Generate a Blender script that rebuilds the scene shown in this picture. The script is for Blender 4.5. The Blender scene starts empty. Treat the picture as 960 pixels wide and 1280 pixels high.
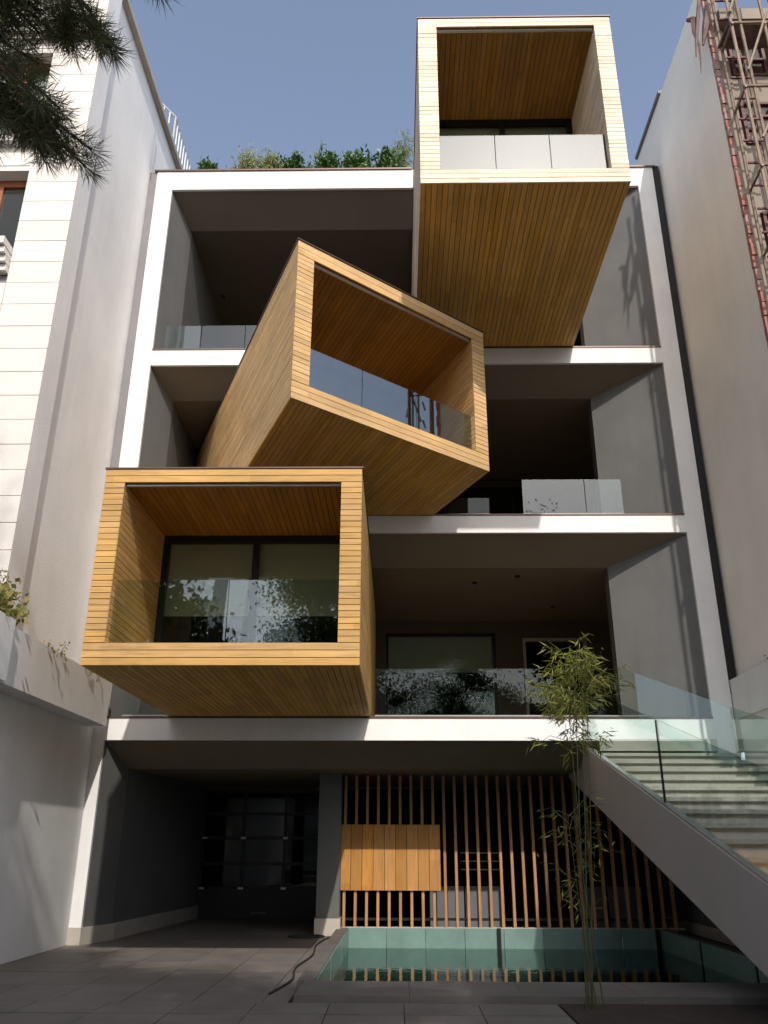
import bpy, math, random
import numpy as np
from mathutils import Vector, Matrix
random.seed(7); rng = np.random.default_rng(7)
scene = bpy.context.scene
col = scene.collection
# ---------------------------------------------------------------- camera
right = Vector((0.99989, 0.0148, 0.0028)); fwd = Vector((-0.0153, 0.9284, 0.3717))
up = right.cross(fwd).normalized(); right = fwd.cross(up).normalized(); fwd.normalize()
cam_data = bpy.data.cameras.new("camera"); cam = bpy.data.objects.new("camera", cam_data); col.objects.link(cam)
M = Matrix((right, up, -fwd)).transposed().to_4x4(); M.translation = Vector((0, -13.5, 1.32)); cam.matrix_world = M
cam_data.sensor_fit = 'VERTICAL'; cam_data.sensor_height = 24; cam_data.lens = 1048.6/1280*24
cam_data.clip_start = 0.05; cam_data.clip_end = 3000
scene.camera = cam
# ---------------------------------------------------------------- light
SX, SK = 0.21, 0.87                       # direction to the sun: (SX, -1, SK)
az = math.atan2(SX, -1.0)                 # clockwise from +Y
el = math.atan(SK/math.hypot(SX, 1))
world = bpy.data.worlds.new("World"); scene.world = world; world.use_nodes = True
wn = world.node_tree.nodes; wl = world.node_tree.links
sky = wn.new('ShaderNodeTexSky'); sky.sky_type = 'NISHITA'; sky.sun_disc = False
sky.sun_elevation = el; sky.sun_rotation = az; sky.altitude = 300; sky.air_density = 1.0; sky.dust_density = 3.5; sky.ozone_density = 1.6
hs = wn.new('ShaderNodeHueSaturation'); hs.inputs['Saturation'].default_value = 0.80
wl.new(sky.outputs[0], hs.inputs['Color']); wl.new(hs.outputs[0], wn['Background'].inputs[0])
wn['Background'].inputs[1].default_value = 0.15
sd = bpy.data.lights.new("sun", 'SUN'); sun = bpy.data.objects.new("sun", sd); col.objects.link(sun)
sd.energy = 2.45; sd.angle = math.radians(0.6); sd.color = (1.0, 0.94, 0.85)
sun.rotation_euler = Vector((SX, -1, SK)).to_track_quat('Z', 'Y').to_euler(); sun.location = (4, -20, 20)
scene.view_settings.view_transform = 'Standard'; scene.view_settings.look = 'None'
scene.view_settings.exposure = 0.62; scene.view_settings.gamma = 1.0
# ---------------------------------------------------------------- materials
def new_mat(name):
    m = bpy.data.materials.new(name); m.use_nodes = True
    return m, m.node_tree.nodes, m.node_tree.links, m.node_tree.nodes['Principled BSDF']
def ramp(n, stops):
    r = n.new('ShaderNodeValToRGB'); e = r.color_ramp.elements
    while len(e) < len(stops): e.new(0.5)
    for el_, (p, c) in zip(e, stops): el_.position = p; el_.color = (*c, 1)
    return r
def plain(name, c, rough=0.7, var=0.08, scale=1.2, bump=0.02, metal=0.0, fine=60, spec=0.4, obj_var=0.0, streak=0.0):
    m, n, l, b = new_mat(name)
    tc = n.new('ShaderNodeTexCoord'); geo = n.new('ShaderNodeNewGeometry')
    no = n.new('ShaderNodeTexNoise'); no.inputs['Scale'].default_value = scale; no.inputs['Detail'].default_value = 6; no.inputs['Roughness'].default_value = .65
    l.new(geo.outputs['Position'], no.inputs['Vector'])
    lo = tuple(x*(1-var) for x in c); hi = tuple(min(1, x*(1+var)) for x in c)
    r = ramp(n, [(0.3, lo), (0.7, hi)]); l.new(no.outputs['Fac'], r.inputs[0])
    out = r.outputs[0]
    if streak:      # rain marks and patchy coats: noise drawn out along the height, broken by a broad one
        mp = n.new('ShaderNodeMapping'); mp.inputs['Scale'].default_value = (3.1, 3.1, .5); l.new(geo.outputs['Position'], mp.inputs[0])
        s1 = n.new('ShaderNodeTexNoise'); s1.inputs['Scale'].default_value = 1; s1.inputs['Distortion'].default_value = .6; s1.inputs['Detail'].default_value = 4; s1.inputs['Roughness'].default_value = .6; l.new(mp.outputs[0], s1.inputs['Vector'])
        s2 = n.new('ShaderNodeTexNoise'); s2.inputs['Scale'].default_value = .55; s2.inputs['Detail'].default_value = 3; l.new(geo.outputs['Position'], s2.inputs['Vector'])
        ml = n.new('ShaderNodeMath'); ml.operation = 'MULTIPLY'; l.new(s1.outputs['Fac'], ml.inputs[0]); l.new(s2.outputs['Fac'], ml.inputs[1])
        mr_ = n.new('ShaderNodeMapRange'); mr_.inputs[1].default_value = .16; mr_.inputs[2].default_value = .42; mr_.inputs[3].default_value = 1.0; mr_.inputs[4].default_value = 1-streak; l.new(ml.outputs[0], mr_.inputs[0])
        h_ = n.new('ShaderNodeHueSaturation'); l.new(mr_.outputs[0], h_.inputs['Value']); l.new(out, h_.inputs['Color']); out = h_.outputs[0]
    if obj_var:
        oi = n.new('ShaderNodeObjectInfo'); h = n.new('ShaderNodeHueSaturation')
        mr = n.new('ShaderNodeMapRange'); mr.inputs[3].default_value = 1-obj_var; mr.inputs[4].default_value = 1+obj_var
        l.new(oi.outputs['Random'], mr.inputs[0]); l.new(mr.outputs[0], h.inputs['Value']); l.new(out, h.inputs['Color']); out = h.outputs[0]
    l.new(out, b.inputs['Base Color'])
    b.inputs['Roughness'].default_value = rough; b.inputs['Metallic'].default_value = metal; b.inputs['Specular IOR Level'].default_value = spec
    if bump:
        n2 = n.new('ShaderNodeTexNoise'); n2.inputs['Scale'].default_value = fine; n2.inputs['Detail'].default_value = 4
        l.new(geo.outputs['Position'], n2.inputs['Vector'])
        bp = n.new('ShaderNodeBump'); bp.inputs['Strength'].default_value = 0.35; bp.inputs['Distance'].default_value = bump
        l.new(n2.outputs['Fac'], bp.inputs['Height']); l.new(bp.outputs[0], b.inputs['Normal'])
    return m
def timber(name, c, spread=0.15, rough=0.62):
    m, n, l, b = new_mat(name)
    uv = n.new('ShaderNodeUVMap'); oi = n.new('ShaderNodeObjectInfo')
    off = n.new('ShaderNodeVectorMath'); off.operation = 'SCALE'; off.inputs[3].default_value = 37
    l.new(oi.outputs['Location'], off.inputs[0])
    cmb = n.new('ShaderNodeCombineXYZ'); mu = n.new('ShaderNodeMath'); mu.operation = 'MULTIPLY'; mu.inputs[1].default_value = 91
    l.new(oi.outputs['Random'], mu.inputs[0])
    for k in range(3): l.new(mu.outputs[0], cmb.inputs[k])
    ad = n.new('ShaderNodeVectorMath'); ad.operation = 'ADD'; l.new(uv.outputs[0], ad.inputs[0]); l.new(cmb.outputs[0], ad.inputs[1])
    mp = n.new('ShaderNodeMapping'); mp.inputs['Scale'].default_value = (2.2, 42, 1); l.new(ad.outputs[0], mp.inputs[0])
    g = n.new('ShaderNodeTexNoise'); g.inputs['Scale'].default_value = 1; g.inputs['Detail'].default_value = 5; g.inputs['Distortion'].default_value = 1.2
    l.new(mp.outputs[0], g.inputs['Vector'])
    r = ramp(n, [(0.25, tuple(x*.72 for x in c)), (0.5, c), (0.8, tuple(min(1, x*1.16) for x in c))]); l.new(g.outputs['Fac'], r.inputs[0])
    wn_ = n.new('ShaderNodeTexWhiteNoise'); wn_.noise_dimensions = '1D'; l.new(mu.outputs[0], wn_.inputs['W'])
    # boards along one run come from different lengths: vary tone every ~1.4 m
    sx = n.new('ShaderNodeSeparateXYZ'); l.new(ad.outputs[0], sx.inputs[0])
    dv = n.new('ShaderNodeMath'); dv.operation = 'DIVIDE'; dv.inputs[1].default_value = 1.7; l.new(sx.outputs[0], dv.inputs[0])
    fl = n.new('ShaderNodeMath'); fl.operation = 'FLOOR'; l.new(dv.outputs[0], fl.inputs[0])
    ad2 = n.new('ShaderNodeMath'); ad2.operation = 'ADD'; l.new(fl.outputs[0], ad2.inputs[0]); l.new(mu.outputs[0], ad2.inputs[1])
    w2 = n.new('ShaderNodeTexWhiteNoise'); w2.noise_dimensions = '1D'; l.new(ad2.outputs[0], w2.inputs['W'])
    mr = n.new('ShaderNodeMapRange'); mr.inputs[3].default_value = 1-spread; mr.inputs[4].default_value = 1+spread*.8; l.new(w2.outputs[0], mr.inputs[0])
    geo = n.new('ShaderNodeNewGeometry'); bn = n.new('ShaderNodeTexNoise'); bn.inputs['Scale'].default_value = 1.1; bn.inputs['Detail'].default_value = 4
    l.new(geo.outputs['Position'], bn.inputs['Vector'])
    mr2 = n.new('ShaderNodeMapRange'); mr2.inputs[1].default_value = .3; mr2.inputs[2].default_value = .7; mr2.inputs[3].default_value = .88; mr2.inputs[4].default_value = 1.08; l.new(bn.outputs['Fac'], mr2.inputs[0])
    mm = n.new('ShaderNodeMath'); mm.operation = 'MULTIPLY'; l.new(mr.outputs[0], mm.inputs[0]); l.new(mr2.outputs[0], mm.inputs[1])
    h = n.new('ShaderNodeHueSaturation'); l.new(mm.outputs[0], h.inputs['Value']); l.new(r.outputs[0], h.inputs['Color'])
    mr3 = n.new('ShaderNodeMapRange'); mr3.inputs[3].default_value = .92; mr3.inputs[4].default_value = 1.01; l.new(wn_.outputs[0], mr3.inputs[0]); l.new(mr3.outputs[0], h.inputs['Saturation'])
    l.new(h.outputs[0], b.inputs['Base Color']); b.inputs['Roughness'].default_value = rough; b.inputs['Specular IOR Level'].default_value = .28
    bp = n.new('ShaderNodeBump'); bp.inputs['Strength'].default_value = 0.3; bp.inputs['Distance'].default_value = .003
    l.new(g.outputs['Fac'], bp.inputs['Height']); l.new(bp.outputs[0], b.inputs['Normal'])
    return m
def schlick(n, l, r0, refl=1.0, normal=None):
    """reflectance of a thin sheet: r0 + (1-r0)(1-|cos|)^5, the same from both sides"""
    geo = n.new('ShaderNodeNewGeometry'); d = n.new('ShaderNodeVectorMath'); d.operation = 'DOT_PRODUCT'
    l.new(normal if normal else geo.outputs['Normal'], d.inputs[0]); l.new(geo.outputs['Incoming'], d.inputs[1])
    a = n.new('ShaderNodeMath'); a.operation = 'ABSOLUTE'; l.new(d.outputs['Value'], a.inputs[0])
    s_ = n.new('ShaderNodeMath'); s_.operation = 'SUBTRACT'; s_.inputs[0].default_value = 1; l.new(a.outputs[0], s_.inputs[1]); s_.use_clamp = True
    p = n.new('ShaderNodeMath'); p.operation = 'POWER'; p.inputs[1].default_value = 5; l.new(s_.outputs[0], p.inputs[0])
    m_ = n.new('ShaderNodeMath'); m_.operation = 'MULTIPLY_ADD'; m_.inputs[1].default_value = 1-r0*refl; m_.inputs[2].default_value = r0*refl; m_.use_clamp = True
    l.new(p.outputs[0], m_.inputs[0]); return m_.outputs[0]
def glass(name, tint, refl=1.0, ior=1.52):
    m, n, l, b = new_mat(name); n.remove(b)
    t = n.new('ShaderNodeBsdfTransparent'); t.inputs[0].default_value = (*tint, 1)
    g = n.new('ShaderNodeBsdfGlossy'); g.inputs['Roughness'].default_value = 0.012; g.inputs[0].default_value = (.95, .98, 1, 1)
    fo = schlick(n, l, .043, refl); mx = n.new('ShaderNodeMixShader')
    l.new(fo, mx.inputs[0]); l.new(t.outputs[0], mx.inputs[1]); l.new(g.outputs[0], mx.inputs[2])
    l.new(mx.outputs[0], n['Material Output'].inputs[0]); return m
def leafy(name, c, c2, rough=0.5, trans=0.25):
    m, n, l, b = new_mat(name)
    geo = n.new('ShaderNodeNewGeometry')
    r = ramp(n, [(0.0, c), (1.0, c2)]); l.new(geo.outputs['Random Per Island'], r.inputs[0])
    l.new(r.outputs[0], b.inputs['Base Color']); b.inputs['Roughness'].default_value = rough
    tl = n.new('ShaderNodeBsdfTranslucent'); l.new(r.outputs[0], tl.inputs[0])
    mx = n.new('ShaderNodeMixShader'); mx.inputs[0].default_value = trans
    l.new(b.outputs[0], mx.inputs[1]); l.new(tl.outputs[0], mx.inputs[2]); l.new(mx.outputs[0], n['Material Output'].inputs[0]); return m
MT = dict(
 white=plain('white_render', (.745, .74, .73), .75, .05, 1.6, .004, streak=.09),
 dark_paint=plain('dark_grey_paint', (.118, .118, .117), .7, .09, 1.4, .006, streak=.16),
 soffit_low_lit=plain('soffit_bounce_lit', (.17, .135, .095), .8, .08, .9, .004),  # lower floors: soffit paint lightened, ground bounce put into the colour
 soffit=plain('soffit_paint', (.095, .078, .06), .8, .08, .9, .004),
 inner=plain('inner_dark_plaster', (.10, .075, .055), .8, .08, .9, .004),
 plaster=plain('grey_plaster', (.84, .825, .81), .85, .06, .8, .01, fine=35, streak=.08),
 plaster_dark=plain('dark_gap_plaster', (.20, .19, .20), .85, .1, .8, .01),
 beige=plain('beige_render', (.90, .84, .74), .85, .06, .5, .01, fine=30, streak=.07),
 beige_dark=plain('neighbour_render', (.26, .215, .175), .85, .1, .8, .01),
 stone=plain('cream_stone', (.62, .575, .53), .6, .05, 2.5, .003, obj_var=.03),
 trav=plain('travertine', (.40, .36, .31), .6, .12, 3, .004, obj_var=.06),
 paving=plain('granite_paving', (.13, .117, .106), .65, .2, 2.2, .004, obj_var=.1),
 concrete=plain('concrete', (.12, .11, .10), .8, .2, 1.6, .008),
 asphalt=plain('asphalt', (.06, .06, .06), .9, .15, 3, .01),
 soil=plain('soil', (.035, .024, .018), .95, .4, 9, .03, fine=25),
 step=plain('step_stone', (.42, .395, .345), .6, .15, 2.2, .004, obj_var=.05),
 stringer=plain('stringer_render', (.42, .37, .33), .8, .06, .8, .006),
 teal=plain('teal_pool_tile', (.15, .235, .215), .25, .12, 3, .002, obj_var=.06),
 metal=plain('dark_metal', (.03, .03, .032), .4, .1, 3, 0, metal=.6),
 cap=plain('cap_metal', (.10, .065, .055), .45, .1, 3, 0, metal=.5),
 steel=plain('light_steel', (.45, .45, .44), .35, .08, 3, 0, metal=.8),
 white_metal=plain('white_metal', (.75, .74, .7), .45, .04, 3, 0),
 black=plain('black_interior', (.012, .011, .010), .9, .1, 3, 0),
 rubber=plain('black_rubber', (.02, .02, .02), .7, .1, 3, 0),
 brown=plain('varnished_wood', (.28, .10, .045), .4, .15, 8, .002),
 curtain=plain('curtain_cloth', (.7, .72, .74), .9, .12, 6, .01),
 pale=plain('pale_panel', (.13, .13, .15), .7, .08, 2, .003),
 red=plain('red_primer', (.09, .022, .022), .6, .25, 4, .004),
 rust=plain('scaffold_tube', (.19, .13, .09), .5, .4, 7, .003, obj_var=.25),
 pinkbrick=plain('raw_brick_edge', (.33, .15, .125), .9, .3, 12, .02),
 palebrick=plain('lime_washed_brick', (.36, .23, .20), .9, .3, 12, .02),
 tarp=plain('torn_sheeting', (.16, .10, .09), .8, .4, 7, .02),
 bark=plain('bark', (.09, .06, .045), .95, .35, 14, .03, fine=30),
 stem=plain('bamboo_stem', (.07, .075, .028), .5, .2, 12, 0),
 needle=leafy('pine_needles', (.06, .085, .03), (.20, .19, .085), .45, .35),
 leaf=leafy('tree_leaves', (.03, .06, .012), (.09, .13, .03), .5, .3),
 shrub=leafy('shrub_leaves', (.025, .075, .015), (.08, .16, .03), .45, .25),
 palefol=leafy('pale_leaves', (.20, .24, .06), (.34, .36, .14), .6, .35),
 bamboo=leafy('bamboo_leaves', (.13, .155, .02), (.32, .32, .06), .55, .4),
 dryleaf=leafy('turning_leaves', (.12, .17, .03), (.30, .20, .05), .55, .3),
 t_back=timber('timber_backing', (.035, .018, .008), .1, .9),
 t_a=timber('timber_honey', (.51, .295, .09)), t_b=timber('timber_amber', (.57, .36, .155)), t_c=timber('timber_bleached', (.73, .59, .44), .2),
 t_in_shaded=timber('timber_ceiling_shaded', (.27, .13, .018)), t_slat=timber('timber_slat', (.42, .21, .08)), t_door=timber('timber_board', (.44, .20, .04)),  # box ceiling timber: cladding darkened, shade put into its colour
 glass=glass('balustrade_glass', (.86, .93, .915), 1.3),
 mirror=glass('reflective_glass', (.55, .6, .6), 4.6),
 haze_glass=glass('grey_glass', (.62, .68, .68), 1.1),
 house_glass=glass('clear_balustrade', (.86, .93, .915), .5),
 garage_glass=glass('dark_glass', (.5, .5, .45), .45),
 dim_glass=glass('dim_glass', (.8, .88, .86), .3),
 bright_glass=glass('tinted_glass', (.35, .4, .4), 2.3),
 window=glass('window_glass', (.84, .87, .83), .5),
)
def water_mat():
    m, n, l, b = new_mat('pool_water'); n.remove(b)
    t = n.new('ShaderNodeBsdfTransparent'); t.inputs[0].default_value = (.46, .66, .62, 1)
    g = n.new('ShaderNodeBsdfGlossy'); g.inputs['Roughness'].default_value = 0.01
    geo = n.new('ShaderNodeNewGeometry'); no = n.new('ShaderNodeTexNoise'); no.inputs['Scale'].default_value = 5; no.inputs['Detail'].default_value = 3
    l.new(geo.outputs['Position'], no.inputs['Vector']); bp = n.new('ShaderNodeBump'); bp.inputs['Strength'].default_value = .25; bp.inputs['Distance'].default_value = .01
    l.new(no.outputs['Fac'], bp.inputs['Height']); l.new(bp.outputs[0], g.inputs['Normal']); 
    mx = n.new('ShaderNodeMixShader'); l.new(schlick(n, l, .02, 1, bp.outputs[0]), mx.inputs[0]); l.new(t.outputs[0], mx.inputs[1]); l.new(g.outputs[0], mx.inputs[2])
    l.new(mx.outputs[0], n['Material Output'].inputs[0]); return m
MT['blind'] = plain('roller_blind', (.46, .48, .42), .9, .05, 2, 0)
MT['water'] = water_mat()
# ---------------------------------------------------------------- helpers
ORG = {}
def tag(o, label=None, cat=None, group=None, kind=None, category=None):
    cat = cat or category
    if label: o['label'] = label
    if cat: o['category'] = cat
    if group: o['group'] = group
    if kind: o['kind'] = kind
    return o
def thing(name, loc, label, cat, group=None):
    o = bpy.data.objects.new(name, None); col.objects.link(o); o.location = loc; o.empty_display_size = .2
    ORG[o.name] = Vector(loc); return tag(o, label, cat, group)
class MB:
    def __init__(s): s.v = []; s.f = []; s.uv = []
    def hexa(s, c):
        """c: 8 corners, index = i*4+j*2+k; i runs along the length, j across, k through the thickness"""
        b = len(s.v); c = [Vector(p) for p in c]; s.v += c
        L = (c[4]-c[0]).length; w = (c[2]-c[0]).length; t = (c[1]-c[0]).length
        det = (c[4]-c[0]).cross(c[2]-c[0]).dot(c[1]-c[0])
        F = [(0, 1, 3, 2), (4, 6, 7, 5), (0, 4, 5, 1), (2, 3, 7, 6), (0, 2, 6, 4), (1, 5, 7, 3)]
        for q in F:
            if det < 0: q = q[::-1]
            s.f.append([b+i for i in q])
            s.uv += [((i >> 2 & 1)*L + (0.03*(i & 1)), (i >> 1 & 1)*w + (i & 1)*t) for i in q]
        return s
    def box(s, x0, x1, y0, y1, z0, z1):
        d = (x1-x0, y1-y0, z1-z0); ax = sorted(range(3), key=lambda a: -abs(d[a]))
        lo = (x0, y0, z0); hi = (x1, y1, z1); c = []
        for i in (0, 1):
            for j in (0, 1):
                for k in (0, 1):
                    p = [0, 0, 0]
                    for a, t in zip(ax, (i, j, k)): p[a] = hi[a] if t else lo[a]
                    c.append(p)
        return s.hexa(c)
    def prism(s, poly, axis, a0, a1):
        """extrude a 2-D polygon: axis 'z' poly=(x,y); axis 'x' poly=(y,z)"""
        def P(p, a): return Vector((p[0], p[1], a)) if axis == 'z' else Vector((a, p[0], p[1]))
        area = sum(poly[i][0]*poly[(i+1) % len(poly)][1]-poly[(i+1) % len(poly)][0]*poly[i][1] for i in range(len(poly)))
        if area < 0: poly = poly[::-1]
        n = len(poly); b = len(s.v); s.v += [P(p, a0) for p in poly]+[P(p, a1) for p in poly]
        fs = [list(range(n))[::-1], list(range(n, 2*n))]+[[i, (i+1) % n, n+(i+1) % n, n+i] for i in range(n)]
        for q in fs: s.f.append([b+i for i in q]); s.uv += [(s.v[b+i].x, s.v[b+i].z) for i in q]
        return s
    def tube(s, pts, rad, n=8, cap=True):
        pts = [Vector(p) for p in pts]; rad = rad if hasattr(rad, '__len__') else [rad]*len(pts); b = len(s.v); u = None; ln = 0
        for i, p in enumerate(pts):
            t = (pts[min(i+1, len(pts)-1)]-pts[max(i-1, 0)]).normalized()
            if u is None: u = t.orthogonal().normalized()
            u = (u-t*u.dot(t)).normalized(); w = t.cross(u)
            for k in range(n):
                a = 2*math.pi*k/n; s.v.append(p+(u*math.cos(a)+w*math.sin(a))*rad[i])
        for i in range(len(pts)-1):
            for k in range(n):
                k2 = (k+1) % n; s.f.append([b+i*n+k, b+i*n+k2, b+(i+1)*n+k2, b+(i+1)*n+k]); s.uv += [(i*.3, k/n), (i*.3, (k+1)/n), (i*.3+.3, (k+1)/n), (i*.3+.3, k/n)]
        if cap:
            s.f.append([b+k for k in range(n)][::-1]); s.uv += [(0, 0)]*n
            e = b+(len(pts)-1)*n; s.f.append([e+k for k in range(n)]); s.uv += [(0, 0)]*n
        return s
    def build(s, name, mat, parent=None, smooth=False, org=None, **tags):
        root = org
        if root is None:
            root = ORG.get(parent.name, Vector((0, 0, 0))) if parent else Vector((0, 0, 0))
        me = bpy.data.meshes.new(name); me.from_pydata([tuple(v-root) for v in s.v], [], s.f)
        ul = me.uv_layers.new(name='UVMap'); ul.data.foreach_set('uv', [c for p in s.uv for c in p])
        me.materials.append(MT[mat] if isinstance(mat, str) else mat); 
        if smooth: me.shade_smooth()
        o = bpy.data.objects.new(name, me); col.objects.link(o)
        if parent: o.parent = parent
        else: o.location = root
        ORG[o.name] = Vector(root); return tag(o, **tags) if tags else o
def B(name, mat, parent, *box, **kw): return MB().box(*box).build(name, mat, parent, **kw)
def cards(name, mat, parent, P, D, Wd, ln, wd, fold=False, org=None, **tags):
    """many small leaves: centre P, long direction D, side direction Wd, arrays (n,3); pointed quads"""
    n = len(P); root = np.array(org if org is not None else ORG.get(parent.name, (0, 0, 0)) if parent else (0, 0, 0))
    D = D/np.linalg.norm(D, axis=1)[:, None]; Wd = Wd-D*np.sum(D*Wd, 1)[:, None]; Wd /= np.linalg.norm(Wd, axis=1)[:, None]+1e-9
    ln = np.broadcast_to(ln, n)[:, None]; wd = np.broadcast_to(wd, n)[:, None]
    v = np.stack([P, P+D*ln*.45+Wd*wd*.5, P+D*ln, P+D*ln*.45-Wd*wd*.5], 1).reshape(-1, 3)-root
    me = bpy.data.meshes.new(name); me.vertices.add(4*n); me.vertices.foreach_set('co', v.ravel())
    me.loops.add(4*n); me.loops.foreach_set('vertex_index', np.arange(4*n)); me.polygons.add(n); me.polygons.foreach_set('loop_start', np.arange(0, 4*n, 4))
    me.update(calc_edges=True); me.materials.append(MT[mat]); o = bpy.data.objects.new(name, me); col.objects.link(o)
    if parent: o.parent = parent
    else: o.location = Vector(root.tolist())
    ORG[o.name] = Vector(root.tolist()); return tag(o, **tags) if tags else o
def rdir(n): d = rng.normal(size=(n, 3)); return d/np.linalg.norm(d, axis=1)[:, None]

# ================================================================ SETTING
gx0, gx1, gy0, gy1 = -.83, 4.3, -4.1, 1.85          # pool opening
g = MB()
R = 900
for x0, x1, y0, y1 in ((-R, gx0, -R, R), (gx1, R, -R, R), (gx0, gx1, -R, gy0), (gx0, gx1, gy1, R)):
    b = len(g.v); g.v += [Vector(p) for p in ((x0, y0, -.03), (x1, y0, -.03), (x1, y1, -.03), (x0, y1, -.03))]; g.f.append([b, b+1, b+2, b+3]); g.uv += [(0, 0)]*4
g.build('ground', 'concrete', kind='structure')
B('street', 'asphalt', None, -60, 60, -31, -19, -.1, -.02, org=Vector((0, 0, 0)), kind='structure')
# paving of the forecourt: each slab its own piece
pv = MB().box(-4.78, -1.0, -11, 5.08, -.06, -.018).build('driveway', 'soil', kind='structure')
xs = [-4.78, -3.86, -3.21, -2.55, -1.9, -1.25, -1.01]
ys = [-8.4, -7.5, -6.6, -6.1, -5.55, -4.98, -3.68, -2.76, -1.84, -.92, 0, .92, 1.84, 2.76, 3.68, 4.6, 5.07]
for j in range(len(ys)-1):
    xx = xs if j >= 5 else xs[:-2]+[-1.25, -.6, .05, .7, 1.4]
    for i in range(len(xx)-1):
        gap = .012 if j != 5 else .012
        x1 = xx[i+1]
        y0, y1 = ys[j]+.006, ys[j+1]-.006
        if j in (4, ): y1 -= .02
        if j in (3, ): y1 -= .025
        h = random.uniform(-.0015, .0015)+(.045 if j < 5 else 0)
        MB().box(xx[i]+.004, x1-.004, y0, y1, -.018, h).build('paving_slab', 'paving', pv)
B('soil_bed', 'soil', None, 1.42, 4.3, -11, -4.98, -.028, .045, org=Vector((0, 0, 0)), kind='structure')
# ================================================================ POOL
pool = thing('pool', (1.7, -1, 0), 'shallow teal tiled pool with raised stone rim beside the driveway', 'pool')
for i, (x0, x1) in enumerate([(-.93, .1), (.104, 1.13), (1.134, 2.16), (2.164, 3.2), (3.204, 4.42)]):
    B('coping_stone', 'concrete', pool, x0, x1, -4.965, -4.1, -.02, .1+.001*(i % 2))
B('pool_floor', 'teal', pool, gx0, gx1, -4.1, 1.85, -.75, -.7)
for k in range(9): B('rim_stone', 'concrete', pool, -1.0, -.83, -4.1+k*.66+.003, -4.1+(k+1)*.66-.003, -.02, .1)
for k in range(9): B('rim_stone', 'concrete', pool, 4.3, 4.42, -4.1+k*.66+.003, -4.1+(k+1)*.66-.003, -.02, .1)
B('rim_base', 'concrete', pool, -.93, 4.42, 1.87, 2.15, -.02, .085)
for k in range(8):      # glazed wall panels of the far wall
    x0 = gx0+k*.6413; B('wall_panel', 'teal', pool, x0+.004, x0+.637, 1.845, 1.868, -.7, .095)
for k in range(3):
    y0 = -4.1+k*1.98; B('wall_panel', 'teal', pool, 4.278, 4.298, y0+.02, y0+1.96, -.7, .092); B('panel_post', 'metal', pool, 4.262, 4.30, y0+1.955, y0+1.99, -.5, .09)
    B('wall_panel', 'teal', pool, -.828, -.808, y0+.02, y0+1.96, -.7, .092)
B('wall_panel', 'teal', pool, gx0, gx1, -4.12, -4.1, -.7, -.03)
B('panel_post', 'metal', pool, 1.62, 1.68, 1.80, 1.85, -.6, .1); B('panel_post', 'metal', pool, 4.2, 4.26, 1.80, 1.85, -.6, .1)
B('water_sheet', 'water', None, -.828, 4.298, -4.098, 1.845, -.23, -.2, org=Vector((1.7, -1, -.2)), kind='structure').name = 'water'

# ================================================================ HOUSE
house = thing('house', (0, 0, 0), 'modern five storey house with white frame and dark recessed floors behind three projecting timber boxes', 'house')
XL, XLi, XRi, XR = -4.95, -4.61, 4.95, 5.28
B('frame_post', 'white', house, XL, XLi, 0, .06, .23, 14.36); B('frame_post', 'white', house, XRi, XR, 0, .06, .0, 14.36)
levels = [(2.88, 3.22), (6.34, 6.655), (9.70, 10.03), (13.89, 14.36)]
for z0, z1 in levels:
    B('slab_edge', 'white', house, XLi, XRi, .001, .06, z0, z1-.003)
    if z1 < 14: B('floor_trim', 'cap', house, XLi, XRi, -.012, .08, z1-.003, z1+.028)
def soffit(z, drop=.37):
    MB().prism([(.06, z+.004), (.73, z-drop), (5.4, z-drop), (7.2, z-drop), (7.2, z+.30), (.06, z+.30)], 'x', XLi-.02, XRi+.02).build('soffit', 'soffit' if z > 13 else 'soffit_low_lit', house)
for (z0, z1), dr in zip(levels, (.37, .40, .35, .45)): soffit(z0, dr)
B('roof_slab', 'concrete', house, XLi, XRi, .06, 7.2, 14.2, 14.33)
B('parapet_cap', 'cap', house, XL-.06, .33, -.03, .25, 14.36, 14.395); B('parapet_cap', 'cap', house, 3.36, XR+.06, -.03, .25, 14.36, 14.395)
# side walls (splayed near the front), one per storey
rng_z = [(.0, 2.88), (3.22, 6.34), (6.655, 9.70), (10.03, 13.89)]
for i, (z0, z1) in enumerate(rng_z):
    if i: 
        MB().prism([(XRi-.002, .06), (3.73, .73), (3.73, 1.0), (5.0, 1.05), (5.3, 7.2), (5.3, .06)], 'z', z0, z1).build('side_wall', 'dark_paint', house)
        MB().prism([(XLi+.002, .06), (-4.40, .62), (-4.345, .78), (-4.345, 7.2), (-5, 7.2), (-5, .06)], 'z', z0, z1).build('side_wall', 'dark_paint', house)
    else:
        MB().prism([(XRi-.002, .06), (5.0, 7.2), (5.3, 7.2), (5.3, .06)], 'z', z0, z1).build('side_wall', 'dark_paint', house)
        MB().prism([(XLi+.002, .06), (-4.40, .75), (-4.06, 4.9), (-4.06, 7.2), (-5, 7.2), (-5, .06)], 'z', .23, z1).build('side_wall', 'dark_paint', house)
# skirting stones of the garage wall
B('skirting_stone', 'trav', house, -4.86, -4.6, -.022, .1, 0, .229)
pts = [(-4.61, -.02), (-4.37, .75), (-4.29, 1.8), (-4.21, 2.8), (-4.14, 3.8), (-4.03, 4.86), (-4.03, 5.08)]
for a, b_ in zip(pts[:-1], pts[1:]):
    MB().prism([(a[0]+.012, a[1]), (b_[0]+.012, b_[1]-.004), (b_[0]-.5, b_[1]-.004), (a[0]-.5, a[1])] , 'z', .0, .228).build('skirting_stone', 'trav', house)
for k in range(4): B('skirting_stone', 'trav', house, 4.925, 4.95, .07+k*.9, .06+(k+1)*.9, 0, .17)
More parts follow.
